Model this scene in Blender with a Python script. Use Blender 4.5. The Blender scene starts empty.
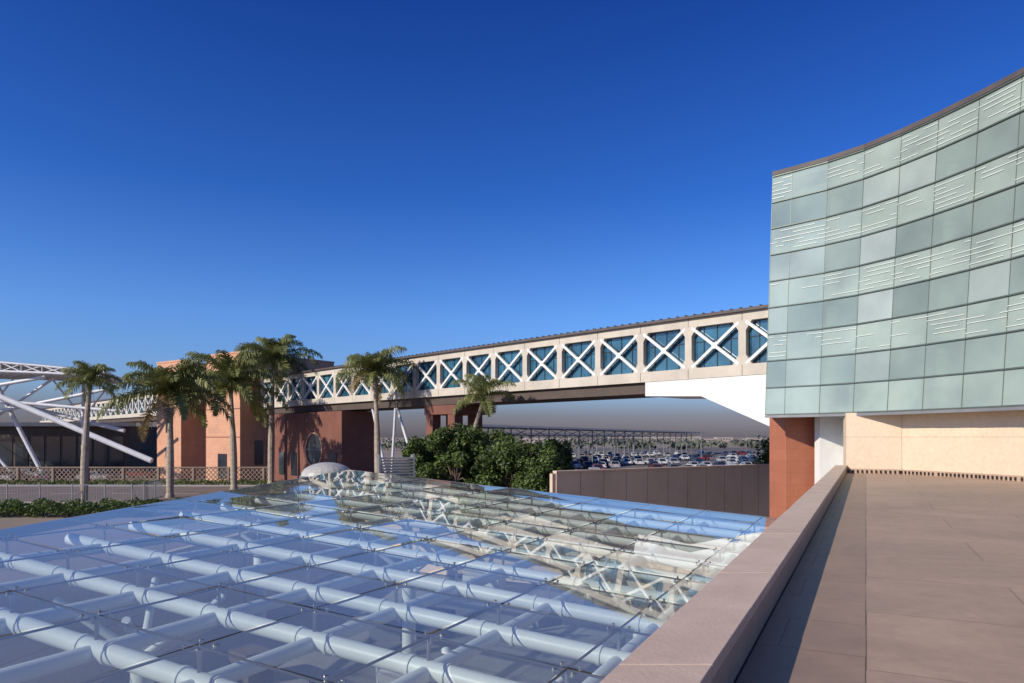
import bpy, math, random
from mathutils import Vector, Matrix
random.seed(7)
R=random.Random(11)
F=700.0; HY=437.0
G=-6.5            # ground level (camera eye is the datum z=0)
D1=Vector((0.4514,0.8923,0)); D2=Vector((-0.8923,0.4514,0))
def brg(px,D): return ((px-512)/F*D, D)      # surveyed bearing -> plan position
scene=bpy.context.scene

# ---------------------------------------------------------------- materials
def mat(name,c1,c2=None,rough=0.7,scale=1.0,bump=0.0,bscale=20,metal=0,spec=0.4,rot=0,detail=5):
    m=bpy.data.materials.new(name); m.use_nodes=True
    nt=m.node_tree; b=nt.nodes['Principled BSDF']
    b.inputs['Roughness'].default_value=rough; b.inputs['Metallic'].default_value=metal
    b.inputs['Specular IOR Level'].default_value=spec
    if c2 is None: c2=tuple(x*0.8 for x in c1)
    tc=nt.nodes.new('ShaderNodeTexCoord'); n=nt.nodes.new('ShaderNodeTexNoise')
    n.inputs['Scale'].default_value=scale; n.inputs['Detail'].default_value=detail; n.inputs['Roughness'].default_value=0.65
    nt.links.new(tc.outputs['Object'],n.inputs['Vector'])
    r=nt.nodes.new('ShaderNodeValToRGB')
    r.color_ramp.elements[0].position=0.35; r.color_ramp.elements[1].position=0.65
    r.color_ramp.elements[0].color=(*c2,1); r.color_ramp.elements[1].color=(*c1,1)
    nt.links.new(n.outputs['Fac'],r.inputs['Fac']); nt.links.new(r.outputs['Color'],b.inputs['Base Color'])
    if bump>0:
        n2=nt.nodes.new('ShaderNodeTexNoise'); n2.inputs['Scale'].default_value=bscale; n2.inputs['Detail'].default_value=4
        nt.links.new(tc.outputs['Object'],n2.inputs['Vector'])
        bp=nt.nodes.new('ShaderNodeBump'); bp.inputs['Strength'].default_value=bump; bp.inputs['Distance'].default_value=0.02
        nt.links.new(n2.outputs['Fac'],bp.inputs['Height']); nt.links.new(bp.outputs['Normal'],b.inputs['Normal'])
    return m

def paving(name,c1,c2,cm,w,h,rotz,rough=0.55,mortar=0.006,stain=0.25,vertical=False,offset=0.5,spec=0.4):
    m=bpy.data.materials.new(name); m.use_nodes=True
    nt=m.node_tree; N=nt.nodes; L=nt.links; b=N['Principled BSDF']
    b.inputs['Specular IOR Level'].default_value=spec
    tc=N.new('ShaderNodeTexCoord'); mp=N.new('ShaderNodeMapping'); mp.vector_type='TEXTURE'
    mp.inputs['Rotation'].default_value=rotz
    L.new(tc.outputs['Object'],mp.inputs['Vector'])
    br=N.new('ShaderNodeTexBrick'); br.offset=offset
    br.inputs['Scale'].default_value=1; br.inputs['Brick Width'].default_value=w; br.inputs['Row Height'].default_value=h
    br.inputs['Mortar Size'].default_value=mortar; br.inputs['Mortar Smooth'].default_value=0.2
    br.inputs['Color1'].default_value=(*c1,1); br.inputs['Color2'].default_value=(*c2,1); br.inputs['Mortar'].default_value=(*cm,1)
    L.new(mp.outputs['Vector'],br.inputs['Vector'])
    n=N.new('ShaderNodeTexNoise'); n.inputs['Scale'].default_value=0.35; n.inputs['Detail'].default_value=8; n.inputs['Roughness'].default_value=0.7
    n.inputs['Distortion'].default_value=0.6
    L.new(tc.outputs['Object'],n.inputs['Vector'])
    n3=N.new('ShaderNodeTexNoise'); n3.inputs['Scale'].default_value=6; n3.inputs['Detail'].default_value=8; n3.inputs['Roughness'].default_value=0.75
    L.new(tc.outputs['Object'],n3.inputs['Vector'])
    r=N.new('ShaderNodeValToRGB'); r.color_ramp.elements[0].position=0.3; r.color_ramp.elements[1].position=0.7
    lo=1-stain; r.color_ramp.elements[0].color=(lo,lo,lo,1); r.color_ramp.elements[1].color=(1.08,1.06,1.04,1)
    L.new(n.outputs['Fac'],r.inputs['Fac'])
    r3=N.new('ShaderNodeValToRGB'); r3.color_ramp.elements[0].position=0.3; r3.color_ramp.elements[1].position=0.7
    r3.color_ramp.elements[0].color=(.86,.86,.86,1); r3.color_ramp.elements[1].color=(1.06,1.06,1.06,1)
    L.new(n3.outputs['Fac'],r3.inputs['Fac'])
    mx=N.new('ShaderNodeMixRGB'); mx.blend_type='MULTIPLY'; mx.inputs[0].default_value=1
    L.new(br.outputs['Color'],mx.inputs[1]); L.new(r.outputs['Color'],mx.inputs[2])
    mx2=N.new('ShaderNodeMixRGB'); mx2.blend_type='MULTIPLY'; mx2.inputs[0].default_value=1
    L.new(mx.outputs[0],mx2.inputs[1]); L.new(r3.outputs['Color'],mx2.inputs[2])
    L.new(mx2.outputs[0],b.inputs['Base Color'])
    mr=N.new('ShaderNodeMapRange'); mr.inputs['To Min'].default_value=rough-0.12; mr.inputs['To Max'].default_value=rough+0.15
    L.new(n.outputs['Fac'],mr.inputs['Value']); L.new(mr.outputs[0],b.inputs['Roughness'])
    bp=N.new('ShaderNodeBump'); bp.inputs['Strength'].default_value=0.25; bp.inputs['Distance'].default_value=0.005
    L.new(n3.outputs['Fac'],bp.inputs['Height']); L.new(bp.outputs['Normal'],b.inputs['Normal'])
    return m

def glassmat(name,tint,haze,hazecol,r0=.05,r1=.75,rough=0.01,pwr=5,nscale=.5,refl=(.95,.97,1)):
    m=bpy.data.materials.new(name); m.use_nodes=True; nt=m.node_tree; N=nt.nodes; L=nt.links
    N.remove(N['Principled BSDF']); out=N['Material Output']
    tr=N.new('ShaderNodeBsdfTransparent'); tr.inputs[0].default_value=(*tint,1)
    df=N.new('ShaderNodeBsdfDiffuse'); df.inputs[0].default_value=(*hazecol,1)
    tc=N.new('ShaderNodeTexCoord'); n=N.new('ShaderNodeTexNoise'); n.inputs['Scale'].default_value=nscale; n.inputs['Detail'].default_value=7
    L.new(tc.outputs['Object'],n.inputs['Vector'])
    mr=N.new('ShaderNodeMapRange'); mr.inputs['From Min'].default_value=0.3; mr.inputs['From Max'].default_value=0.7
    mr.inputs['To Min'].default_value=haze*0.75; mr.inputs['To Max'].default_value=min(1,haze*1.25)
    L.new(n.outputs['Fac'],mr.inputs['Value'])
    m1=N.new('ShaderNodeMixShader'); L.new(mr.outputs[0],m1.inputs[0]); L.new(tr.outputs[0],m1.inputs[1]); L.new(df.outputs[0],m1.inputs[2])
    gl=N.new('ShaderNodeBsdfGlossy'); gl.inputs['Roughness'].default_value=rough; gl.inputs['Color'].default_value=(*refl,1)
    lw=N.new('ShaderNodeLayerWeight'); lw.inputs['Blend'].default_value=.5
    pw=N.new('ShaderNodeMath'); pw.operation='POWER'; pw.inputs[1].default_value=pwr; L.new(lw.outputs['Facing'],pw.inputs[0])
    ma=N.new('ShaderNodeMath'); ma.operation='MULTIPLY_ADD'; ma.inputs[1].default_value=r1; ma.inputs[2].default_value=r0; L.new(pw.outputs[0],ma.inputs[0])
    m2=N.new('ShaderNodeMixShader'); L.new(ma.outputs[0],m2.inputs[0]); L.new(m1.outputs[0],m2.inputs[1]); L.new(gl.outputs[0],m2.inputs[2])
    L.new(m2.outputs[0],out.inputs[0]); return m

M={}
M['ground']=mat('ground_dust',(.30,.23,.17),(.21,.165,.125),.9,.05)
M['asphalt']=mat('asphalt',(.20,.155,.13),(.13,.105,.09),.85,.3)
M['lot']=mat('lot_asphalt',(.16,.135,.115),(.11,.095,.085),.85,.1)
M['kerb']=mat('kerb',(.4,.37,.34),None,.8,2)
M['paint']=mat('road_paint',(.75,.75,.72),(.6,.6,.57),.6,2)
M['concrete']=mat('bridge_concrete',(.57,.51,.42),(.47,.415,.34),.75,.6,.15,30)
M['white']=mat('white_paint',(.76,.75,.71),(.68,.67,.63),.4,1.5)
M['steel']=mat('white_steel',(.70,.70,.70),(.60,.60,.61),.35,1.0)
M['roofbrown']=mat('bridge_roof',(.11,.085,.075),(.075,.06,.055),.6,1)
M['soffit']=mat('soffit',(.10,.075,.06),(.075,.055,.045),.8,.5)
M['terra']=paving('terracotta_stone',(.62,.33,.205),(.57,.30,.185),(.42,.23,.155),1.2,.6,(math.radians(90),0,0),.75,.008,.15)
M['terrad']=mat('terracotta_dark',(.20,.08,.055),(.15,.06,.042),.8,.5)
M['redcol']=paving('red_granite',(.44,.16,.09),(.40,.145,.08),(.25,.09,.06),.8,.6,(math.radians(90),0,0),.5,.006,.1)
M['cream']=paving('cream_stone',(.68,.545,.39),(.65,.52,.37),(.42,.33,.25),2.4,5.0,(math.radians(90),0,0),.6,.012,.06,offset=0)
M['beige']=mat('precast_beige',(.62,.46,.34),(.53,.39,.28),.8,.4,.2,10)
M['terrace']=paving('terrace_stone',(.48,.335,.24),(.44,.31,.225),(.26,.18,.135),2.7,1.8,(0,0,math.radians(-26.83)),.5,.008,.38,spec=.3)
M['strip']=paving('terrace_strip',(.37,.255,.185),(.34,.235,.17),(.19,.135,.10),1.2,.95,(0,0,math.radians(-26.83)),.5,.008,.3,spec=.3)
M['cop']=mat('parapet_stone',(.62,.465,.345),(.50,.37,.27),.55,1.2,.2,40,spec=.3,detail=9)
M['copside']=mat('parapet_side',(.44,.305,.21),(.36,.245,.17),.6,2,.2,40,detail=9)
M['dark']=mat('dark_metal',(.03,.03,.032),None,.4,1)
M['seal']=mat('silicone_joint',(.07,.06,.05),None,.6,3)
M['fitting']=mat('spider_fitting',(.4,.4,.4),(.3,.3,.3),.3,3,metal=.8)
M['pipe']=mat('space_frame_pipe',(.82,.84,.77),(.75,.77,.71),.4,1)
M['floorin']=mat('atrium_floor',(.30,.30,.28),(.15,.155,.15),.5,.25)
M['bark']=mat('palm_bark',(.42,.35,.27),(.28,.22,.17),.9,3,.5,12)
M['bark2']=mat('tree_bark',(.15,.11,.08),None,.9,3)
M['shaft']=mat('crownshaft',(.20,.23,.07),(.14,.16,.05),.5,2)
def leafmat(name,a,b):
    m=mat(name,a,b,.5,.8,spec=.4); nt=m.node_tree; p=nt.nodes['Principled BSDF']
    tl=nt.nodes.new('ShaderNodeBsdfTranslucent'); mx=nt.nodes.new('ShaderNodeMixShader'); mx.inputs[0].default_value=.25
    src=p.inputs['Base Color'].links[0].from_socket; nt.links.new(src,tl.inputs[0])
    o=nt.nodes['Material Output']; nt.links.new(p.outputs[0],mx.inputs[1]); nt.links.new(tl.outputs[0],mx.inputs[2]); nt.links.new(mx.outputs[0],o.inputs[0]); return m
M['frond']=leafmat('frond_green',(.25,.26,.08),(.15,.165,.045))
M['frondy']=leafmat('frond_dry',(.36,.26,.12),(.24,.17,.075))
M['leaf']=leafmat('leaf_green',(.13,.185,.04),(.065,.10,.022))
M['leaf2']=leafmat('leaf_dark',(.04,.065,.018),(.025,.04,.012))
M['tire']=mat('rubber',(.02,.02,.02),None,.8,3)
M['carglass']=mat('car_glass',(.02,.025,.03),None,.08,3,spec=.8)
M['chrome']=mat('wheel_alloy',(.5,.5,.5),None,.3,3,metal=.8)
M['lampred']=mat('tail_lamp',(.35,.02,.02),None,.3,3)
CARC={'white':(.66,.65,.62),'silver':(.40,.40,.40),'black':(.03,.03,.03),'blue':(.04,.06,.13),'red':(.20,.035,.03),'grey':(.17,.165,.16)}
for k,c in CARC.items(): M['car_'+k]=mat('car_paint_'+k,c,tuple(x*.95 for x in c),.25,1,spec=.6)
M['bglass']=mat('bridge_glass',(.04,.15,.22),(.012,.05,.085),.05,.35,spec=1.0)
M['dglass']=mat('dark_glazing',(.03,.04,.05),(.015,.02,.025),.1,.3,spec=.7)
M['roofglass']=glassmat('roof_glass',(.84,.90,.89),.17,(.60,.66,.66),.06,.85,rough=.015,pwr=4.2,refl=(.97,.98,.97))
M['domeglass']=mat('dome_acrylic',(.50,.48,.42),(.38,.37,.33),.3,2)
GR=(.90,.97,.88)
for i,(c,h) in enumerate([((.37,.445,.355),.60),((.43,.495,.41),.68),((.32,.39,.305),.54),((.48,.54,.465),.72)]):
    M['cg%d'%i]=glassmat('curtain_glass_%d'%i,(.64,.76,.64),h,c,.10,.65,.02,pwr=3,nscale=.3,refl=GR)
M['spandrel']=glassmat('spandrel_glass',(.66,.78,.66),.68,(.42,.49,.395),.10,.65,.03,pwr=3,nscale=.4,refl=GR)
M['frit']=mat('frit_white',(.68,.72,.64),(.58,.63,.56),.4,3)
M['mull']=mat('mullion',(.14,.17,.14),None,.4,3,metal=.3)
M['inter']=mat('interior_wall',(.22,.25,.205),(.15,.18,.15),.8,.3)
M['slabedge']=mat('floor_slab',(.42,.43,.37),None,.8,.5)
M['grey']=mat('grey_metal',(.24,.245,.25),(.19,.195,.2),.5,1,metal=.2)
M['fence']=mat('galvanised_fence',(.26,.26,.27),(.2,.2,.21),.5,1,metal=.2)
M['canopy']=mat('shade_canopy',(.16,.15,.145),(.12,.115,.11),.7,.3)
M['lattice']=mat('lattice_block',(.30,.22,.165),(.24,.175,.13),.8,1)
M['haze']=mat('distant_building',(.40,.34,.30),(.32,.27,.24),.9,.05)
M['hazet']=mat('distant_foliage',(.13,.135,.10),(.09,.10,.075),.9,.1)  # aerial haze is painted into this foliage colour, paler and greyer with distance

# ---------------------------------------------------------------- mesh builder
class MB:
    def __init__(s): s.v=[]; s.f=[]; s.m=[]; s.names=[]
    def mi(s,n):
        if n not in s.names: s.names.append(n)
        return s.names.index(n)
    def face(s,pts,m):
        i=len(s.v); s.v+= [tuple(p) for p in pts]; s.f.append(tuple(range(i,i+len(pts)))); s.m.append(s.mi(m))
    def hexa(s,b,t,m):
        i=len(s.v); s.v+=[tuple(p) for p in b]+[tuple(p) for p in t]; n=len(b); k=s.mi(m)
        s.f.append(tuple(i+j for j in reversed(range(n)))); s.m.append(k)
        s.f.append(tuple(i+n+j for j in range(n))); s.m.append(k)
        for j in range(n):
            a=j;c=(j+1)%n; s.f.append((i+a,i+c,i+n+c,i+n+a)); s.m.append(k)
    def box(s,c,sz,m,rz=0):
        c=Vector(c); x,y,z=[q/2 for q in sz]; Rm=Matrix.Rotation(rz,3,'Z')
        q=[(-x,-y),(x,-y),(x,y),(-x,y)]
        s.hexa([c+Rm@Vector((a,b,-z)) for a,b in q],[c+Rm@Vector((a,b,z)) for a,b in q],m)
    def prism(s,poly,z0,z1,m):
        s.hexa([(p[0],p[1],z0) for p in poly],[(p[0],p[1],z1) for p in poly],m)
    def beam(s,p,q,w,h,m,up=(0,0,1)):
        p=Vector(p);q=Vector(q);d=(q-p).normalized(); up=Vector(up)
        a=d.cross(up)
        if a.length<1e-4: a=d.cross(Vector((1,0,0)))
        a.normalize(); b=a.cross(d).normalized(); a*=w/2;b*=h/2
        s.hexa([p-a-b,p+a-b,p+a+b,p-a+b],[q-a-b,q+a-b,q+a+b,q-a+b],m)
    def cyl(s,p,q,r1,r2,m,n=10):
        p=Vector(p);q=Vector(q);d=(q-p).normalized(); up=Vector((0,0,1)) if abs(d.z)<.95 else Vector((1,0,0))
        a=d.cross(up).normalized(); b=a.cross(d)
        c=[(math.cos(2*math.pi*k/n),math.sin(2*math.pi*k/n)) for k in range(n)]
        s.hexa([p+(a*x+b*y)*r1 for x,y in c],[q+(a*x+b*y)*r2 for x,y in c],m)
    def tube(s,pts,rad,m,n=10):
        rings=[]; k=s.mi(m)
        for j,p in enumerate(pts):
            d=(Vector(pts[min(j+1,len(pts)-1)])-Vector(pts[max(j-1,0)])).normalized()
            up=Vector((0,1,0)) if abs(d.y)<.9 else Vector((1,0,0))
            a=d.cross(up).normalized(); b=a.cross(d); i=len(s.v)
            for q in range(n):
                t=2*math.pi*q/n; s.v.append(tuple(Vector(p)+(a*math.cos(t)+b*math.sin(t))*rad[j]))
            rings.append(i)
        for j in range(len(rings)-1):
            for q in range(n):
                s.f.append((rings[j]+q,rings[j]+(q+1)%n,rings[j+1]+(q+1)%n,rings[j+1]+q)); s.m.append(k)
    def build(s,name,smooth=False,bevel=0):
        me=bpy.data.meshes.new(name); me.from_pydata(s.v,[],s.f); me.update()
        for n in s.names: me.materials.append(M[n])
        for p,k in zip(me.polygons,s.m): p.material_index=k; p.use_smooth=smooth
        o=bpy.data.objects.new(name,me); scene.collection.objects.link(o)
        if smooth:
            try:
                me.set_sharp_from_angle(angle=math.radians(40))
            except Exception: pass
        if bevel>0:
            b=o.modifiers.new('bev','BEVEL'); b.width=bevel; b.segments=2; b.limit_method='ANGLE'
        return o

def inst(name,me,loc,rz=0,sc=1):
    o=bpy.data.objects.new(name,me); scene.collection.objects.link(o); o.location=loc; o.rotation_euler=(0,0,rz); o.scale=(sc,)*3; return o

# ---------------------------------------------------------------- ground, road
b=MB(); b.face([(-6000,-300,G),(6000,-300,G),(6000,9000,G),(-6000,9000,G)],'ground'); b.build('ground')
b=MB(); b.face([(-220,69,G+.004),(-14,69,G+.004),(-14,92,G+.004),(-220,92,G+.004)],'asphalt')
for k in range(28): b.face([(-200+k*7,80.4,G+.008),(-197+k*7,80.4,G+.008),(-197+k*7,80.6,G+.008),(-200+k*7,80.6,G+.008)],'paint')
b.face([(-220,69.6,G+.008),(-14,69.6,G+.008),(-14,69.75,G+.008),(-220,69.75,G+.008)],'paint')
b.build('road')
b=MB(); b.box((-117,68.85,G+.07),(206,.3,.14),'kerb'); b.box((-117,92.2,G+.07),(206,.4,.14),'kerb')
b.box((-117,94,G+.05),(206,3.0,.1),'kerb'); b.build('road_kerb',bevel=.02)
b=MB(); b.face([(-30,98,G+.004),(260,98,G+.004),(260,430,G+.004),(-30,430,G+.004)],'lot')
for r_ in range(9):
    y=108+r_*17
    for k in range(70):
        x=-10+k*2.7; b.face([(x,y,G+.008),(x+.12,y,G+.008),(x+.12,y+5,G+.008),(x,y+5,G+.008)],'paint')
b.build('parking_lot_pavement')
b=MB(); b.face([(-260,100,G+.004),(-40,100,G+.004),(-40,160,G+.004),(-260,160,G+.004)],'lot'); b.build('forecourt_pavement')

# ---------------------------------------------------------------- terrace
def tp(u,w,z):
    return (w+.5059*u,u,z)
FZ=-1.6; TZ=-1.26
b=MB()
b.hexa([tp(-8,0,-6.4),tp(31.2,0,-6.4),(45,31.2,-6.4),(45,-8,-6.4)][::-1],[tp(-8,0,FZ),tp(31.2,0,FZ),(45,31.2,FZ),(45,-8,FZ)][::-1],'terrace')
b.build('terrace_floor')
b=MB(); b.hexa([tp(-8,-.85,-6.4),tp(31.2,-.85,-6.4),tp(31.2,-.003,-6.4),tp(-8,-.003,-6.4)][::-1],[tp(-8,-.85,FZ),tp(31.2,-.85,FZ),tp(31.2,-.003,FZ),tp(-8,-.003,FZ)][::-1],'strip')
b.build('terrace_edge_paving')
b=MB()
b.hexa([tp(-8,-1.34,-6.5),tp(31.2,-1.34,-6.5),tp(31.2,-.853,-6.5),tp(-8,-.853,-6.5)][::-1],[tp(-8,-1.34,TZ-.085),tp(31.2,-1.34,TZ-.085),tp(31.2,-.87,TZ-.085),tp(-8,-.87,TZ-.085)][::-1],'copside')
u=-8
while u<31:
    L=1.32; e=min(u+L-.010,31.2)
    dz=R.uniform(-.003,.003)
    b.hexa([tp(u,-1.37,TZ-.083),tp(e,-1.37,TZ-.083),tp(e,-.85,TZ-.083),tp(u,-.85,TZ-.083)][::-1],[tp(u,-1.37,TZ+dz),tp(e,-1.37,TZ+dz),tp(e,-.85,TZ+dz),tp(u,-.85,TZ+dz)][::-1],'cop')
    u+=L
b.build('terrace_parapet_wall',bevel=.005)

# ---------------------------------------------------------------- glass atrium roof
SL=.068; HP=3.2
def rp(u,v,dz=0):
    p=D1*u+D2*v; return Vector((p.x,p.y,-HP+SL*v+dz))
U1=27.5; V0=1.32
def vmax(u): return 17+(u-8.6)*.318
def clip(pg,fn):
    out=[]
    for i in range(len(pg)):
        a=pg[i];c=pg[(i+1)%len(pg)];fa=fn(a);fc=fn(c)
        if fa>=0: out.append(a)
        if (fa>=0)!=(fc>=0):
            t=fa/(fa-fc); out.append((a[0]+(c[0]-a[0])*t,a[1]+(c[1]-a[1])*t))
    return out
SP=2.12
b=MB(); gap=.012
for i in range(-4,15):
    for j in range(-1,13):
        u0=7.3-SP/2+SP*(i-3); v0=V0+SP*j
        pg=[(u0+gap,v0+gap),(u0+SP-gap,v0+gap),(u0+SP-gap,v0+SP-gap),(u0+gap,v0+SP-gap)]
        for fn in (lambda p:p[1]-V0,lambda p:U1-p[0],lambda p:vmax(p[0])-p[1],lambda p:p[0]+5):
            pg=clip(pg,fn)
            if not pg: break
        if len(pg)<3: continue
        cu,cv=u0+SP/2,v0+SP/2; tu=R.gauss(0,.007); tv=R.gauss(0,.007)
        b.face([rp(p[0],p[1],(p[0]-cu)*tu+(p[1]-cv)*tv) for p in pg],'roofglass')
b2=MB()
for i in range(-4,15):
    u0=7.3-SP/2+SP*(i-3)
    if -5<u0<U1: b2.beam(rp(u0,V0,-.03),rp(u0,vmax(u0),-.03),.022,.03,'seal')
for j in range(0,13):
    v0=V0+SP*j
    ua=max(-5,8.6+(v0-17)/.318)
    if ua<U1: b2.beam(rp(ua,v0,-.03),rp(U1,v0,-.03),.022,.03,'seal')
for i in range(-4,15):
    for j in range(0,13):
        u0=7.3-SP/2+SP*(i-3);v0=V0+SP*j
        if -4<u0<U1 and v0<vmax(u0)-.2:
            for a,c in ((.13,.13),(-.13,.13),(.13,-.13),(-.13,-.13)):
                b2.cyl(rp(u0+a,v0+c,-.06),rp(u0+a,v0+c,.012),.022,.022,'fitting',8)
            b2.cyl(rp(u0,v0,-.36),rp(u0,v0,-.05),.03,.03,'fitting',8)
            b2.beam(rp(u0-.13,v0-.13,-.07),rp(u0+.13,v0+.13,-.07),.03,.03,'fitting')
            b2.beam(rp(u0-.13,v0+.13,-.072),rp(u0+.13,v0-.13,-.072),.03,.03,'fitting')
for i in range(-4,15):
    u0=7.3-SP/2+SP*(i-3)
    if -5<u0<U1:
        b2.cyl(rp(u0,V0,-.5),rp(u0,vmax(u0)-.1,-.5),.145,.145,'pipe',16)
        for j in range(13):
            v0=V0+SP*j
            for s_ in (-.3,.3):
                if V0<v0+s_<vmax(u0)-.3: b2.cyl(rp(u0,v0+s_-.03,-.5),rp(u0,v0+s_+.03,-.5),.165,.165,'pipe',16)
for j in range(0,13):
    v0=V0+SP*j; ua=max(-5,8.6+(v0-17)/.318)
    if ua<U1: b2.cyl(rp(ua,v0,-.53),rp(U1-.1,v0,-.53),.12,.12,'pipe',16)
b2.beam(rp(U1+.05,V0,-.12),rp(U1+.05,vmax(U1)+.05,-.12),.10,.22,'grey')
b2.beam(rp(-5,vmax(-5)+.05,-.12),rp(U1,vmax(U1)+.05,-.12),.10,.22,'grey')
for u,v in ((8.5,12),(8.5,5),(17,12),(17,5),(17,18),(24,9),(24,17)):
    t=rp(u,v,-.6); b2.cyl((t.x,t.y,-6.4),(t.x,t.y,t.z-1.1),.2,.2,'pipe',16)
    for a,c in ((1,1),(1,-1),(-1,1),(-1,-1)):
        e=rp(u+a*1.0,v+c*1.0,-.6); b2.cyl((t.x,t.y,t.z-1.1),e,.08,.07,'pipe',10)
o1=b.build('roof_glazing'); o2=b2.build('space_frame',smooth=True)
b=MB()
fl=[rp(-5,V0),rp(U1,V0),rp(U1,vmax(U1)),rp(-5,vmax(-5))]
b.face([(p.x,p.y,-6.4) for p in fl][::-1],'floorin')
b.beam((*rp(U1,V0)[:2],-4.9),(*rp(U1,vmax(U1))[:2],-4.9),.2,2.9,'cream')
b.beam((*rp(-5,vmax(-5))[:2],-4.9),(*rp(U1,vmax(U1))[:2],-4.9),.2,2.9,'cream')
for k in range(16):
    u=R.uniform(2,25); v=R.uniform(4,15); p=rp(u,v)
    b.box((p.x,p.y,-6.0),(R.uniform(.8,2.2),R.uniform(.6,1.2),.8),R.choice(['white','grey','soffit','white']),R.uniform(0,3))
o3=b.build('atrium_shell')
e=bpy.data.objects.new('glass_atrium',None); scene.collection.objects.link(e)
for o in (o1,o2,o3): o.parent=e
# skylight dome
b=MB(); cx,cy=brg(327,37.5); rad=1.35
rings=[]
for a in range(0,7):
    th=a/6*math.pi/2; rings.append([(cx+rad*math.cos(th)*math.cos(t*math.pi/12),cy+rad*math.cos(th)*math.sin(t*math.pi/12),-2.05+rad*.52*math.sin(th)) for t in range(24)])
for a in range(6):
    for t in range(24): b.face([rings[a][t],rings[a][(t+1)%24],rings[a+1][(t+1)%24],rings[a+1][t]],'domeglass')
b.cyl((cx,cy,-6.4),(cx,cy,-2.05),1.42,1.42,'grey',24)
b.build('skylight_dome',smooth=True)

# ---------------------------------------------------------------- footbridge
E=Vector((-.691,.7229,0)).normalized(); Nn=Vector((-.7229,-.691,0)); B0=Vector((16.4,45.6,0))
def bp_(s,z,off=0):
    p=B0+E*s+Nn*off; return Vector((p.x,p.y,z))
S0,S1=-9,232
b=MB()
def slab(s0,s1,z0,z1,o0,o1,m): 
    b.hexa([bp_(s0,z0,o0),bp_(s1,z0,o0),bp_(s1,z0,o1),bp_(s0,z0,o1)],[bp_(s0,z1,o0),bp_(s1,z1,o0),bp_(s1,z1,o1),bp_(s0,z1,o1)],m)
W=5.2
slab(S0,S1,8.36,8.55,.25,-W-.25,'roofbrown')
slab(S0,S1,7.75,8.36,0,-.5,'concrete'); slab(S0,S1,7.75,8.36,-W+.5,-W,'concrete')
slab(S0,S1,4.1,4.85,0,-.5,'concrete'); slab(S0,S1,4.1,4.85,-W+.5,-W,'concrete')
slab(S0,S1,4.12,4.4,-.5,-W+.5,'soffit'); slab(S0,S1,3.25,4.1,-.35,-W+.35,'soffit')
slab(S0,S1,8.1,8.3,-.5,-W+.5,'concrete')
slab(S0,S1,4.85,7.75,-.42,-.46,'bglass'); slab(S0,S1,4.85,7.75,-W+.46,-W+.42,'bglass')
s=S0
while s<S1:
    slab(s,s+.08,8.55,8.63,.27,-W-.27,'roofbrown'); s+=.7 if s<60 else 2.1
BL=4.12; k=-2
while 1.52+BL*k<S1-5:
    s=1.52+BL*k; hw=.27
    for side in (0,1):
        o0,o1=(.03,-.4) if side==0 else (-W-.03,-W+.4)
        if side==1 and s>60: continue
        slab(s-hw,s+hw,4.85,7.75,o0-.03 if side==0 else o0+.03,o1,'concrete')
        g=.42
        for sg in (-1,1):
            for (zz,zs) in ((4.85,1),(7.75,-1)):
                tri=[(s+sg*hw,zz),(s+sg*(hw+g),zz),(s+sg*hw,zz+zs*g*1.5)]
                b.hexa([bp_(a,c,o0-.033 if side==0 else o0+.033) for a,c in tri],[bp_(a,c,o1) for a,c in tri],'concrete')
        om=o0-.12 if side==0 else o0+.12
        a0,a1=s+hw,s+BL-hw
        nrm=Nn
        b.beam(bp_(a0,4.9,om),bp_(a1,7.7,om),.2,.2,'white',up=nrm)
        b.beam(bp_(a0,7.7,om-.003),bp_(a1,4.9,om-.003),.196,.196,'white',up=nrm)
        if s<90:
            og=-.40 if side==0 else -W+.40
            for q in (1,2,3):
                b.beam(bp_(s+BL*q/4,4.87,og),bp_(s+BL*q/4,7.73,og),.05,.05,'dark',up=nrm)
            b.beam(bp_(s+hw,6.7,og),bp_(s+BL-hw,6.7,og),.05,.05,'dark')
        if side==0:
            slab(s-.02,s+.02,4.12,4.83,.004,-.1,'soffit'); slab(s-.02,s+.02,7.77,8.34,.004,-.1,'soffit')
            c=bp_(s+BL/2,6.3,om+.06); b.box(tuple(c),(.42,.1,.42),'white',math.atan2(E.y,E.x))
    k+=1
hp=[(9.3,4.07),(9.3,3.05),(4.6,2.85),(-1.2,.35),(-9,.35),(-9,4.07)]
b.hexa([bp_(a,c,.02) for a,c in hp],[bp_(a,c,-W-.02) for a,c in hp],'white')
b.build('footbridge')

b=MB()
for s0 in (33.0,36.6):
    for o in (-1.0,-3.6):
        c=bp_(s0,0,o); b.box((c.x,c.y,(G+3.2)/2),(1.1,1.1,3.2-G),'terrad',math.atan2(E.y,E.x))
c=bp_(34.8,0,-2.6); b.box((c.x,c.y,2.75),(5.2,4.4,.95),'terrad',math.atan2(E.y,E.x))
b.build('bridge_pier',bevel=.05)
b=MB()
for a,c in (((38.2,-3.0),(42.6,3.2)),((44.5,-3.0),(42.9,3.2)),((44.5,-3.0),(47.5,3.2))):
    b.cyl(bp_(a[0],a[1]-3.5,-1.0),bp_(c[0],c[1],-.6),.15,.15,'steel',12)
b.build('bridge_strut',smooth=True)

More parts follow.
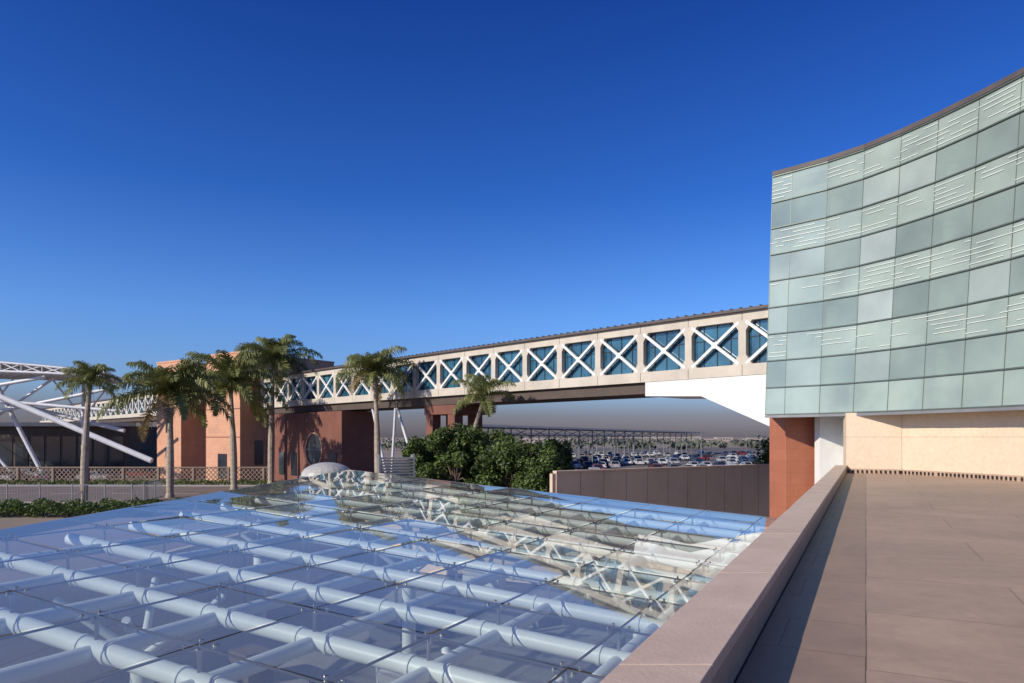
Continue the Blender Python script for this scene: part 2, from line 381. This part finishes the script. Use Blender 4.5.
def oriented_box(b,pA,pB,depth,z0,z1,m,side=None):
    A=Vector((*pA,0));B_=Vector((*pB,0)); d=(B_-A).normalized(); n=Vector((-d.y,d.x,0))
    C=B_+n*depth; D=A+n*depth
    b.hexa([(p.x,p.y,z0) for p in (A,B_,C,D)],[(p.x,p.y,z1) for p in (A,B_,C,D)],m)
    return A,B_,C,D
b=MB()
A=bp_(52,0,.8);Bq=bp_(71,0,.8)
pA=(Bq.x,Bq.y);pB=(A.x,A.y)
oriented_box(b,pA,pB,4.5,G,3.1,'terrad')
c=bp_(58.5,-1.6,.82)
ring=[c+ (E*math.cos(t*math.pi/16)+Vector((0,0,1))*math.sin(t*math.pi/16))*2.1 for t in range(32)]
b.hexa(ring,[p+Nn*.06 for p in ring],'dglass')
for t in range(32): b.beam(ring[t]+Nn*.08,ring[(t+1)%32]+Nn*.08,.22,.16,'terra')
b.beam(c-E*2.1+Nn*.08,c+E*2.1+Nn*.08,.08,.08,'grey'); b.beam(c-Vector((0,0,2.1))+Nn*.08,c+Vector((0,0,2.1))+Nn*.08,.08,.08,'grey')
for s0 in (54,64,67.5): b.box(tuple(bp_(s0,-3.5,.83)),(1.6,.1,3),'dglass',math.atan2(E.y,E.x))
b.build('station_building')

b=MB()
pC=brg(240,98); pR=brg(334,112); pL=brg(206,103)
dR=Vector((pR[0]-pC[0],pR[1]-pC[1],0)); dL=Vector((pL[0]-pC[0],pL[1]-pC[1],0))
P0=Vector((*pC,0)); q=[P0+dL,P0,P0+dR,P0+dR+dL]
b.prism([(p.x,p.y) for p in q],G,11.8,'terra')
ctr=sum(q,Vector((0,0,0)))/4
b.prism([((ctr+(p-ctr)*1.01).x,(ctr+(p-ctr)*1.01).y) for p in q],11.8,12.05,'terra')
for zz in (0.0,4.0,8.0):
    b.beam(Vector((P0.x,P0.y,zz))-Vector((.0,.03,0)),Vector(((P0+dL).x,(P0+dL).y,zz))-Vector((0,.03,0)),.06,.10,'terrad')
nr=Vector((dR.y,-dR.x,0)).normalized()
for f,z0,z1 in ((.18,-4,-.5),(.3,-4,-.5),(.5,-4,-.5),(.7,-4,-.5)):
    c=P0+dR*f+nr*.03; b.box((c.x,c.y,(z0+z1)/2),(1.4,.1,z1-z0),'dglass',math.atan2(dR.y,dR.x))
nl=Vector((-dL.y,dL.x,0)).normalized()
if nl.y>0: nl=-nl
c=P0+dL*.5+nl*.03; b.box((c.x,c.y,-4.2),(2.2,.1,3.6),'dglass',math.atan2(dL.y,dL.x))
b.build('terracotta_building')
b=MB()
pC=brg(181,108); pR=brg(214,116); pL=brg(157,112)
P0=Vector((*pC,0)); dR=Vector((pR[0]-pC[0],pR[1]-pC[1],0)); dL=Vector((pL[0]-pC[0],pL[1]-pC[1],0))
q=[P0+dL,P0,P0+dR,P0+dR+dL]; b.prism([(p.x,p.y) for p in q],G,11.7,'terra')
ctr=sum(q,Vector((0,0,0)))/4
b.prism([((ctr+(p-ctr)*1.02).x,(ctr+(p-ctr)*1.02).y) for p in q],11.7,11.95,'terra')
nl=Vector((-dL.y,dL.x,0)).normalized(); nl=nl if nl.y<0 else -nl
for z0 in (1.5,-2.5):
    c=P0+dL*.5+nl*.03; b.box((c.x,c.y,z0),(1.6,.1,1.6),'dglass',math.atan2(dL.y,dL.x))
b.build('terracotta_building')

# ---------------------------------------------------------------- glass building
ctrl=[(10.9,36.8),(13.05,35),(15.6,32.3),(17.2,29.1),(18.4,25.1),(19.1,21),(19.4,17),(19.5,13)]
def cr(p0,p1,p2,p3,t):
    return tuple(.5*((2*p1[i])+(-p0[i]+p2[i])*t+(2*p0[i]-5*p1[i]+4*p2[i]-p3[i])*t*t+(-p0[i]+3*p1[i]-3*p2[i]+p3[i])*t**3) for i in (0,1))
fine=[]
for i in range(1,len(ctrl)-2):
    for k in range(40): fine.append(cr(ctrl[i-1],ctrl[i],ctrl[i+1],ctrl[i+2],k/40))
acc=[fine[0]]; d=0; tgt=.95
for i in range(1,len(fine)):
    d+=math.dist(fine[i],fine[i-1])
    if d>=tgt: acc.append(fine[i]); d=0; tgt=1.70
top=[Vector((*p,0)) for p in acc]
nor=[]
for i in range(len(top)):
    t=(top[min(i+1,len(top)-1)]-top[max(i-1,0)]).normalized(); nor.append(Vector((t.y,-t.x,0)))
nor=[n if n.x<0 else -n for n in nor]
ZB,ZT=1.1,13.0
LEAN=.9
def fp(i,z,off=0):
    f=(ZT-z)/(ZT-ZB); p=top[i]+nor[i]*(LEAN*f+off); return Vector((p.x,p.y,z))
b=MB()
rows=9; rh=(ZT-ZB)/rows
for i in range(len(top)-1):
    for r_ in range(rows):
        z0=ZB+rh*r_+.012; z1=ZB+rh*(r_+1)-.012
        strip=(r_%2==0 and r_>0)
        if strip or r_==0: m='spandrel'
        elif i<3: m=R.choice(['cg1','cg0','cg1','cg0'])
        elif i<4: m=R.choice(['cg3','cg1','cg3'])
        else: m=R.choice(['cg0','cg2','cg0','cg0','cg0','cg1'])
        j=[R.gauss(0,.004) for _ in range(4)]
        b.face([fp(i,z0,j[0]),fp(i+1,z0,j[1]),fp(i+1,z1,j[2]),fp(i,z1,j[3])],m)
        if strip:
            A0=fp(i,z0,.035);A1=fp(i+1,z0,.035);T0=fp(i,z1,.035);T1=fp(i+1,z1,.035)
            def ps(a,c): return (A0*(1-a)+A1*a)*(1-c)+(T0*(1-a)+T1*a)*c
            for l in range(6):
                c=.14+.72*l/5; th=.010 
                x=R.uniform(-.6,.3)
                while x<1.0:
                    ln=R.uniform(.4,1.2); x0=max(.0,x); x1=min(1.0,x+ln)
                    if x1>x0+.08 and R.random()<.62:
                        b.face([ps(x0,c-th),ps(x1,c-th),ps(x1,c+th),ps(x0,c+th)],'frit')
                    x+=ln+R.uniform(.15,.7)
for i in range(len(top)):
    b.beam(fp(i,ZB,-.01),fp(i,ZT,-.01),.025,.05,'mull',up=nor[i])
for i in range(len(top)-1):
    for r_ in range(rows+1):
        z=ZB+rh*r_; b.beam(fp(i,z,.02),fp(i+1,z,.02),.10,.05,'mull')
    b.beam(fp(i,ZT+.14,-.15),fp(i+1,ZT+.14,-.15),.5,.2,'roofbrown')
    b.beam(fp(i,ZB-.1,-.05),fp(i+1,ZB-.1,-.05),.22,.12,'grey')
facade=b.build('curtain_wall')
b=MB()
def ring_(z,off,ex=19.5): return [fp(i,z,off) for i in range(len(top))]
def layer(z0,z1,off,m):
    r0=[(p.x,p.y) for p in ring_(z0,off)]+[(42,top[-1].y),(42,50),(19.5,50)]
    r1=[(p.x,p.y) for p in ring_(z1,off)]+[(42,top[-1].y),(42,50),(19.5,50)]
    b.hexa([(x,y,z0) for x,y in r0],[(x,y,z1) for x,y in r1],m)
layer(ZB-.02,ZB+.3,-.09,'grey'); layer(ZT-.3,ZT,-.09,'grey')
for n_ in range(1,5): 
    z=ZB+rh*2*n_+.1
    if z<ZT-.6: layer(z,z+.35,-.25,'slabedge')
layer(ZB+.3,ZT-.3,-2.0,'inter')
for i in range(2,len(top),3):
    b.cyl(fp(i,ZB+.3,-1.0),fp(i,ZT-.3,-1.0),.28,.28,'slabedge',12)
a0=fp(0,ZB,-.06);a1=fp(0,ZT,-.06)
b.hexa([(a0.x,a0.y,ZB),(a0.x+.35,a0.y+.2,ZB),(19.6,50,ZB),(19.3,50,ZB)],[(a1.x,a1.y,ZT),(a1.x+.35,a1.y+.2,ZT),(19.6,50,ZT),(19.3,50,ZT)],'inter')
body=b.build('building_mass')
b=MB()
wl=[Vector((14.9,31.2,0))]+[fp(i,ZB,-.95) for i in range(len(top)) if fp(i,ZB,-.95).y<30.2]
wl=[Vector((p.x,p.y,0)) for p in wl]
wp=[(p.x,p.y) for p in wl]+[(42,wl[-1].y),(42,31.9),(15.1,31.9)]
b.prism(wp,FZ-.02,ZB-.03,'cream')
b.hexa([(15.3,32.003,G),(16.6,34,G),(42,34,G),(42,32.003,G)],[(15.3,32.003,ZB-.03),(16.6,34,ZB-.03),(42,34,ZB-.03),(42,32.003,ZB-.03)],'white')
b.box((15.9,34.4,(G+ZB)/2),(1.8,.6,ZB-G-.1),'white')
cream=b.build('ground_floor_wall')
b=MB()
for a,c in zip(wl[:-1],wl[1:]):
    d=(c-a).normalized(); n=Vector((d.y,-d.x,0)); n=n if n.x<0 else -n
    b.beam(a+n*.08+Vector((0,0,FZ+.1)),c+n*.08+Vector((0,0,FZ+.1)),.15,.2,'copside')
    k=.1
    while k<(c-a).length:
        p=a+d*k+n*.18; b.box((p.x,p.y,FZ+.09),(.05,.06,.12),'dark'); k+=.18
drain=b.build('base_plinth')
b=MB(); b.prism([(13.75,35.2),(16.0,35.2),(16.0,37.4),(13.75,37.4)],G,ZB-.03,'redcol')
col=b.build('granite_column',bevel=.02)
e=bpy.data.objects.new('glass_office_building',None); scene.collection.objects.link(e)
for o in (facade,body,cream,drain,col): o.parent=e

# ---------------------------------------------------------------- precast wall + lattice
b=MB()
A=Vector((*brg(556,45),0));Bv=Vector((*brg(790,58),0)); dv=(Bv-A).normalized(); L=(Bv-A).length; n_=Vector((dv.y,-dv.x,0))
nb=12
for k in range(nb):
    a=A+dv*(L*k/nb+.03); c=A+dv*(L*(k+1)/nb-.03)
    b.hexa([a+Vector((0,0,G)),c+Vector((0,0,G)),c-n_*.3+Vector((0,0,G)),a-n_*.3+Vector((0,0,G))],[a+Vector((0,0,-2.32)),c+Vector((0,0,-2.32)),c-n_*.3+Vector((0,0,-2.32)),a-n_*.3+Vector((0,0,-2.32))],'beige')
    p=A+dv*(L*k/nb)
    b.box((p.x-n_.x*.2,p.y-n_.y*.2,(G-2.36)/2),(.5,.3,-2.36-G),'beige',math.atan2(dv.y,dv.x))
b.beam(A+Vector((0,0,-2.25))-n_*.15,Bv+Vector((0,0,-2.25))-n_*.15,.42,.14,'beige')
b.build('precast_wall',bevel=.01)
def lattice_wall(name,A,Bv,z0,z1,cell=.5):
    b=MB(); A=Vector((*A,0));Bv=Vector((*Bv,0)); d=(Bv-A); L=d.length; d.normalize(); ang=math.atan2(d.y,d.x)
    Z=Vector((0,0,1))
    b.beam(A+Z*(z0+.2),Bv+Z*(z0+.2),.3,.4,'lattice'); b.beam(A+Z*z1,Bv+Z*z1,.3,.14,'lattice')
    n=int(L/cell); rr=max(2,int((z1-z0-.45)/cell)); ch=(z1-z0-.45)/rr
    for i in range(n):
        for r_ in range(rr):
            p=A+d*(i*cell); zz=z0+.4+r_*ch
            b.beam(p+Z*zz,p+d*cell+Z*(zz+ch),.1,.09,'lattice'); b.beam(p+Z*(zz+ch),p+d*cell+Z*zz,.098,.088,'lattice')
        if i%8==0:
            p=A+d*(i*cell); b.box((p.x,p.y,(z0+z1)/2),(.3,.34,z1-z0),'lattice',ang)
    return b.build(name)
lattice_wall('lattice_wall',(-82,95.8),(-24,95.8),G,-4.15,.6)
lattice_wall('lattice_wall',(6,66),(26,70),G,-3.1,.6)

b=MB()
def fence(A,Bv,h):
    A=Vector((*A,G));Bv=Vector((*Bv,G)); d=Bv-A; n=int(d.length/.25); Z=Vector((0,0,1))
    for k in range(n+1):
        p=A+d*k/n; th=.1 if k%12==0 else .028
        b.beam(p,p+Z*(h+(.1 if k%12==0 else 0)),th,th,'fence')
    for z in (.3,h-.05): b.beam(A+Z*z,Bv+Z*z,.06,.07,'fence')
fence((-62,65),(-35.3,65),2.1); fence((-35.3,65),(-36.5,73),2.1)
b.build('metal_fence')
b=MB(); c=brg(396,52)
for k in range(7): b.box((c[0],c[1],-2.9+k*.22),(2.6,1.2,.12),'grey',.3)
for dx in (-1.2,1.2): b.box((c[0]+dx,c[1]+dx*.3,(G-1.3)/2),(.12,1.25,-1.3-G),'grey',.3)
b.build('louvre_vent')

# ---------------------------------------------------------------- left terminal & steel roof
b=MB()
oriented_box(b,(-118,128),(-70,128),20,G,2.0,'soffit')
for k in range(16):
    x=-117+k*2.9; b.box((x+1.3,127.96,-2.6),(2.4,.1,5.4),'dglass')
b.box((-94,127.5,2.3),(50,2.0,.7),'concrete')
b.build('terminal_building')
b=MB()
def trf(x0,x1,y,z0,z1,hh,n):
    P=[];Q=[]
    for k in range(n+1):
        f=k/n; x=x0+(x1-x0)*f; zt=z0+(z1-z0)*f*f; P.append(Vector((x,y,zt))); Q.append(Vector((x,y,zt-hh*(1-f*.8))))
    for k in range(n):
        b.cyl(P[k],P[k+1],.17,.17,'steel',8); b.cyl(Q[k],Q[k+1],.17,.17,'steel',8)
        b.cyl(P[k],Q[k+1],.1,.1,'steel',6); b.cyl(Q[k],P[k],.1,.1,'steel',6); b.cyl(Q[k],P[k+1],.08,.08,'steel',6)
    return P,Q
Ps=[]
for y in (104,107.5,111,114.5,118): Ps.append(trf(-110,-60.5-(y-104)*.35,y,12.4,9.6,2.9,16))
for i in range(4):
    for k in range(17):
        b.cyl(Ps[i][0][k],Ps[i+1][0][k],.1,.1,'steel',6); b.cyl(Ps[i][1][k],Ps[i+1][1][k],.1,.1,'steel',6)
        if k<16: b.cyl(Ps[i][0][k],Ps[i+1][1][k+1],.07,.07,'steel',6)
        b.face([Ps[i][0][max(k-1,0)]+Vector((0,0,.2)),Ps[i][0][k]+Vector((0,0,.2)),Ps[i+1][0][k]+Vector((0,0,.2)),Ps[i+1][0][max(k-1,0)]+Vector((0,0,.2))],'steel') if k>0 else None
for (x0,z0,x1,z1,y,r_) in ((-86,10.5,-53,-3.5,103,.42),(-90,5.5,-70,9,105,.28),(-86,2.2,-60,7.5,106,.26),(-80,9,-72,G,108,.32),(-95,9,-62,1.0,112,.34),(-90,6.5,-58,3.8,104.5,.24),(-78,G,-90,8,110,.25),(-70,9,-82,1,107,.2)):
    b.cyl((x0,y,z0),(x1,y,z1),r_,r_,'steel',12)
for x in (-100,-84,-68): 
    b.cyl((x,111,G),(x,111,9),.3,.22,'steel',12)
    for dx in (-5,5): b.cyl((x,111,3),(x+dx,111,9.3),.14,.14,'steel',8)
b.build('steel_roof_canopy',smooth=True)

# ---------------------------------------------------------------- parking canopies, distant things
b=MB()
def canopy(A,Bv,w,z,step=9):
    A=Vector((*A,z));Bv=Vector((*Bv,z)); d=Bv-A; n=int(d.length/step); dd=d.normalized(); nn=Vector((-dd.y,dd.x,0)); Z=Vector((0,0,1))
    for k in range(n):
        p=A+dd*step*k; q=p+dd*(step-.3)
        b.hexa([p-nn*w/2,q-nn*w/2,q-Z*.0+Z*.5,p+Z*.5],[p-nn*w/2+Z*.15,q-nn*w/2+Z*.15,q+Z*.65,p+Z*.65],'canopy')
        b.hexa([p+Z*.497,q+Z*.497,q+nn*w/2,p+nn*w/2],[p+Z*.647,q+Z*.647,q+nn*w/2+Z*.15,p+nn*w/2+Z*.15],'canopy')
        b.cyl((p.x,p.y,G),(p.x,p.y,z+.5),.15,.12,'grey',8)
        b.cyl((p.x,p.y,z-1.5),p+nn*w/2,.07,.07,'grey',6); b.cyl((p.x,p.y,z-1.5),p-nn*w/2,.07,.07,'grey',6)
canopy(brg(462,112),brg(700,290),7,1.5)
canopy(brg(500,135),brg(640,330),6,.3,14)
b.build('parking_canopy')
b=MB()
for k in range(44):
    x=R.uniform(-300,900); y=R.uniform(620,1500); w=R.uniform(20,80); h=R.uniform(4,8)
    b.box((x,y,G+h/2),(w,15,h),'haze')
    for q_ in range(int(w/4)): b.box((x-w/2+2+q_*4,y-7.55,G+h*.55),(1.6,.1,h*.25),'dglass')
b.build('background_buildings')
b=MB()
for k in range(200):
    y=R.uniform(330,900); x=R.uniform(-.2*y,.6*y); s_=R.uniform(1.3,2.6)
    for q_ in range(22):
        c=Vector((x+R.gauss(0,s_*1.3),y+R.gauss(0,s_),G+1.2+abs(R.gauss(0,s_*.7))))
        a=Vector((R.gauss(0,1),R.gauss(0,1),R.gauss(0,1))).normalized(); e_=a.orthogonal().normalized()*.9; f_=a.cross(e_)
        b.face([c-e_-f_,c+e_*1.2-f_,c+e_+f_*.8,c-e_*.7+f_],'hazet')
b.build('background_trees')
b=MB()
for k in range(10):
    x=R.uniform(-20,170);y=R.uniform(150,420)
    b.cyl((x,y,G),(x,y,G+8),.12,.08,'grey',6); b.beam((x-1.3,y,G+8),(x+1.3,y,G+8),.25,.12,'grey')
b.build('parking_lamps')

# ---------------------------------------------------------------- cars
def carmesh(col):
    b=MB(); p='car_'+col
    low=[(-2.2,.32),(2.2,.32),(2.24,.6),(2.1,.78),(1.15,.92),(-1.75,.96),(-2.2,.88),(-2.26,.6)]
    i=.86
    b.hexa([(x,-i,z) for x,z in low],[(x,i,z) for x,z in low],p)
    yb,yt=.80,.62
    l=[(1.05,-yb,.915),(.35,-yt,1.4),(-1.0,-yt,1.43),(-1.7,-yb,.955)]; r=[(x,-y,z) for x,y,z in l]
    b.face(l,'carglass'); b.face(r[::-1],'carglass'); b.face([l[0],r[0],r[1],l[1]],'carglass'); b.face([l[2],r[2],r[3],l[3]],'carglass')
    b.hexa([l[1],l[2],r[2],r[1]],[(x,y,z+.05) for x,y,z in (l[1],l[2],r[2],r[1])],p)
    for s_ in (-1,1):
        for a,c in (((1.05,yb,.92),(.35,yt,1.42)),((-1.7,yb,.96),(-1.0,yt,1.45)),((-.3,yb,.94),(-.3,yt,1.43))):
            b.beam((a[0],s_*a[1],a[2]),(c[0],s_*c[1],c[2]),.07,.07,p)
        for x in (1.4,-1.4):
            b.cyl((x,s_*.66,.33),(x,s_*.89,.33),.33,.33,'tire',16); b.cyl((x,s_*.88,.33),(x,s_*.90,.33),.2,.2,'chrome',12)
        b.box((2.2,s_*.6,.68),(.1,.35,.14),'chrome'); b.box((-2.24,s_*.65,.75),(.06,.3,.16),'lampred')
        b.box((.75,s_*.93,.98),(.16,.16,.1),p)
    b.box((2.24,0,.42),(.06,1.5,.14),'dark')
    o=b.build('parked_car',smooth=True); me=o.data; bpy.data.objects.remove(o); return me
CM={k:carmesh(k) for k in CARC}
keys=['white','white','white','silver','silver','grey','grey','black','black','blue','white','silver','red']
for r_ in range(9):
    y=110.5+r_*17
    for k in range(70):
        x=-10+k*2.7+1.4
        px=512+F*x/y
        if not(560<px<800) or R.random()<.48: continue
        inst('parked_car',CM[R.choice(keys)],(x,y+R.uniform(-.6,.6),G+.004),math.pi/2*(1 if R.random()<.5 else -1)+R.uniform(-.06,.06),R.uniform(.94,1.12))
for k in range(16):
    inst('parked_car',CM[R.choice(keys)],(-104+k*3.0+R.uniform(-.3,.3),104+(k%2)*7,G+.004),R.choice([0,math.pi/2]))

# ---------------------------------------------------------------- palms
def palm(name,x,y,H,lean=(0,0),fl=3.9,nf=17,seed=1,tr=.26):
    r=random.Random(seed); b=MB(); pts=[];rad=[]
    for k in range(41):
        f=k/40; z=G+H*f; sw=1+.25*math.sin(math.pi*min(1,f*1.4))
        pts.append((x+lean[0]*f*f,y+lean[1]*f*f,z)); rad.append(tr*(sw-.35*f)+(.012 if k%2 else 0)+(.14*max(0,1-f*18)))
    b.tube(pts,rad,'bark',12)
    top=Vector(pts[-1]); sh=H*.09
    b.tube([tuple(top+Vector((0,0,sh*q/4-.05))) for q in range(5)],[tr*.72,tr*.85,tr*.75,tr*.5,tr*.25],'shaft',10)
    apex=top+Vector((0,0,sh*.9))
    for i in range(nf):
        az=i*2.39996+r.uniform(-.2,.2); ph=i/nf
        el0=math.radians(78-88*ph+r.uniform(-10,10)); L=fl*r.uniform(.8,1.12)*(.75+.25*min(1,ph*3)); n=18
        p=apex.copy()-Vector((0,0,ph*.35)); el=el0; h=Vector((math.cos(az),math.sin(az),0)); m='frondy' if (ph>.85 and r.random()<.6) else 'frond'
        sd=Vector((-h.y,h.x,0)); P=[p.copy()]
        for k in range(n):
            el-=math.radians(r.uniform(4.0,5.8))*(.4+1.2*k/n); dr=h*math.cos(el)+Vector((0,0,math.sin(el))); p=p+dr*L/n; P.append(p.copy())
            if k<1: continue
            upv=(-h*math.sin(el)+Vector((0,0,math.cos(el))))
            for sg in (-1,1):
                for sub in (0,.25,.5,.75):
                    q=P[-2]+(P[-1]-P[-2])*sub; f=(k+sub)/n
                    ll=min(fl,5.6)*.27*(math.sin(math.pi*min(1,.12+f*.86))**.6)*r.uniform(.75,1.15)
                    dd=(sd*sg*1.0+dr*r.uniform(.45,.8)+upv*r.uniform(-.45,.7)).normalized()
                    mid=q+dd*ll*.55; tip=q+(dd*.9+Vector((0,0,-.5-.3*r.random()))).normalized()*ll
                    w=dr*.034*fl/3.6
                    b.face([q-w,q+w,mid+w*.9,mid-w*.9],m); b.face([mid-w*.9,mid+w*.9,tip],m)
        b.tube([tuple(v) for v in P],[.05*(1-.85*k/n) for k in range(n+1)],'shaft' if m=='frond' else 'frondy',5)
    b.beam(apex,apex+Vector((.1,0,fl*.4)),.05,.05,'shaft')
    return b.build(name)
def P(px,D): return brg(px,D)
x,y=P(84,66); palm('palm_tree',x,y,11.0,(.5,0),3.3,17,3,.30)
x,y=P(170,75); palm('palm_tree',x,y,10.4,(.1,0),7.6,25,4,.34)
x,y=P(234,86); palm('palm_tree',x,y,11.9,(-.4,0),7.6,26,5,.36)
x,y=P(271,92); palm('palm_tree',x,y,15.4,(.3,0),6.6,22,6,.38)
x,y=P(378,72); palm('palm_tree',x,y,12.3,(-.3,0),4.6,22,8,.3)
x,y=P(463,61); palm('palm_tree',x,y,9.4,(1.7,0),3.3,13,9,.24)

# ---------------------------------------------------------------- trees / hedge
def tree(name,x,y,H,rx,seed,n=14000,leaf=.13):
    r=random.Random(seed); b=MB(); base=Vector((x,y,G))
    b.tube([tuple(base),tuple(base+Vector((.1,0,H*.25))),tuple(base+Vector((0,.1,H*.5)))],[.22,.16,.12],'bark2',8)
    cl=[]
    for k in range(34):
        a=r.uniform(0,6.283); f=math.sqrt(r.random()); zz=H*(.32+.60*r.random()); e_=math.sqrt(max(.1,1-((zz/H-.55)/.5)**2))
        c=base+Vector((math.cos(a)*rx*f*e_,math.sin(a)*rx*f*e_,zz)); cl.append((c,r.uniform(.35,.9)))
        b.tube([tuple(base+Vector((0,0,H*r.uniform(.25,.5)))),tuple((base+Vector((0,0,H*.5)))*.5+c*.5),tuple(c)],[.07,.045,.02],'bark2',5)
    for k in range(n):
        c,s_=cl[r.randrange(len(cl))]
        d=Vector((r.gauss(0,1),r.gauss(0,1),r.gauss(0,.8))); d=d.normalized()*s_*(r.random()**.4)*1.15
        p=c+d; nn=(d.normalized()*.6+Vector((r.gauss(0,.6),r.gauss(0,.6),r.gauss(0,.6)+.3))).normalized()
        a=nn.orthogonal().normalized(); a=Matrix.Rotation(r.uniform(0,6.28),3,nn)@a; c2=nn.cross(a); l=leaf*r.uniform(.7,1.4)
        b.face([p-a*l*1.2,p-c2*l*.55,p+a*l*1.2,p+c2*l*.55],'leaf' if r.random()<.75 else 'leaf2')
    return b.build(name)
for i,(px,D,H,rx) in enumerate(((430,60,6.9,2.1),(455,58,7.5,2.7),(485,59,7.7,2.9),(515,56,6.6,2.5),(540,54,5.4,1.7),(556,68,6.2,1.5))):
    x,y=brg(px,D); tree('broadleaf_tree',x,y,H,rx,20+i)
def hedge(name,x0,x1,y0,y1,h,n,seed):
    r=random.Random(seed); b=MB()
    for k in range(n):
        x=r.uniform(x0,x1);y=r.uniform(y0,y1); hh=h*(.75+.3*math.sin(x*1.7)*math.cos(y*2.1+x*.6)); p=Vector((x,y,G+hh*(r.random()**.45)))
        nn=Vector((r.gauss(0,1),r.gauss(0,1),r.gauss(0,1)+.6)).normalized(); a=nn.orthogonal().normalized();c2=nn.cross(a);l=r.uniform(.06,.14)
        b.face([p-a*l*1.2,p-c2*l*.6,p+a*l*1.2,p+c2*l*.6],'leaf' if r.random()<.75 else 'leaf2')
    return b.build(name)
hedge('hedge',-46,-30,56,60,1.3,11000,5)
hedge('hedge',-34,-8,62,64.5,.9,9000,6)
hedge('hedge',-80,-22,93.2,95.2,.8,9000,7)
x,y=brg(770,64); tree('broadleaf_tree',x,y,6.6,1.0,41,3000)

# ---------------------------------------------------------------- camera
cam=bpy.data.cameras.new('camera'); co=bpy.data.objects.new('camera',cam); scene.collection.objects.link(co)
co.location=(0,0,0); co.rotation_euler=(math.radians(90),0,0)
cam.sensor_width=36; cam.lens=36*F/1024; cam.shift_y=(HY-341.5)/1024; cam.clip_end=12000; cam.clip_start=.05
scene.camera=co
# ---------------------------------------------------------------- light
el=math.radians(29); az=math.atan2(-.84,-.54)
sd=Vector((math.sin(az)*math.cos(el),math.cos(az)*math.cos(el),math.sin(el)))
sun=bpy.data.lights.new('sun','SUN'); sun.energy=5.0; sun.angle=math.radians(.53); sun.color=(1,.91,.77)
so=bpy.data.objects.new('sun',sun); scene.collection.objects.link(so); so.rotation_euler=sd.to_track_quat('Z','Y').to_euler()
w=bpy.data.worlds.new('World'); scene.world=w; w.use_nodes=True; nt=w.node_tree; bg=nt.nodes['Background']
sky=nt.nodes.new('ShaderNodeTexSky'); sky.sky_type='NISHITA'; sky.sun_disc=False; sky.sun_elevation=el; sky.sun_rotation=az
sky.dust_density=1.0; sky.ozone_density=3.0; sky.air_density=1.0
tc=nt.nodes.new('ShaderNodeTexCoord'); sp=nt.nodes.new('ShaderNodeSeparateXYZ'); rr=nt.nodes.new('ShaderNodeValToRGB')
nt.links.new(tc.outputs['Generated'],sp.inputs[0]); nt.links.new(sp.outputs['Z'],rr.inputs['Fac'])
cr_=rr.color_ramp
cr_.elements[0].position=0.0; cr_.elements[0].color=(.37,.32,.44,1)
cr_.elements[1].position=.55; cr_.elements[1].color=(.07,.24,.74,1)
for p_,c_ in ((.030,(.36,.35,.52)),(.065,(.46,.60,.95)),(.16,(.38,.63,1.08)),(.32,(.15,.40,.92))):
    e_=cr_.elements.new(p_); e_.color=(*c_,1)
mx=nt.nodes.new('ShaderNodeMixRGB'); mx.blend_type='MULTIPLY'; mx.inputs[0].default_value=1
nt.links.new(sky.outputs[0],mx.inputs[1]); nt.links.new(rr.outputs[0],mx.inputs[2]); nt.links.new(mx.outputs[0],bg.inputs[0]); bg.inputs[1].default_value=.15
scene.view_settings.view_transform='Standard'; scene.view_settings.look='None'; scene.view_settings.exposure=0
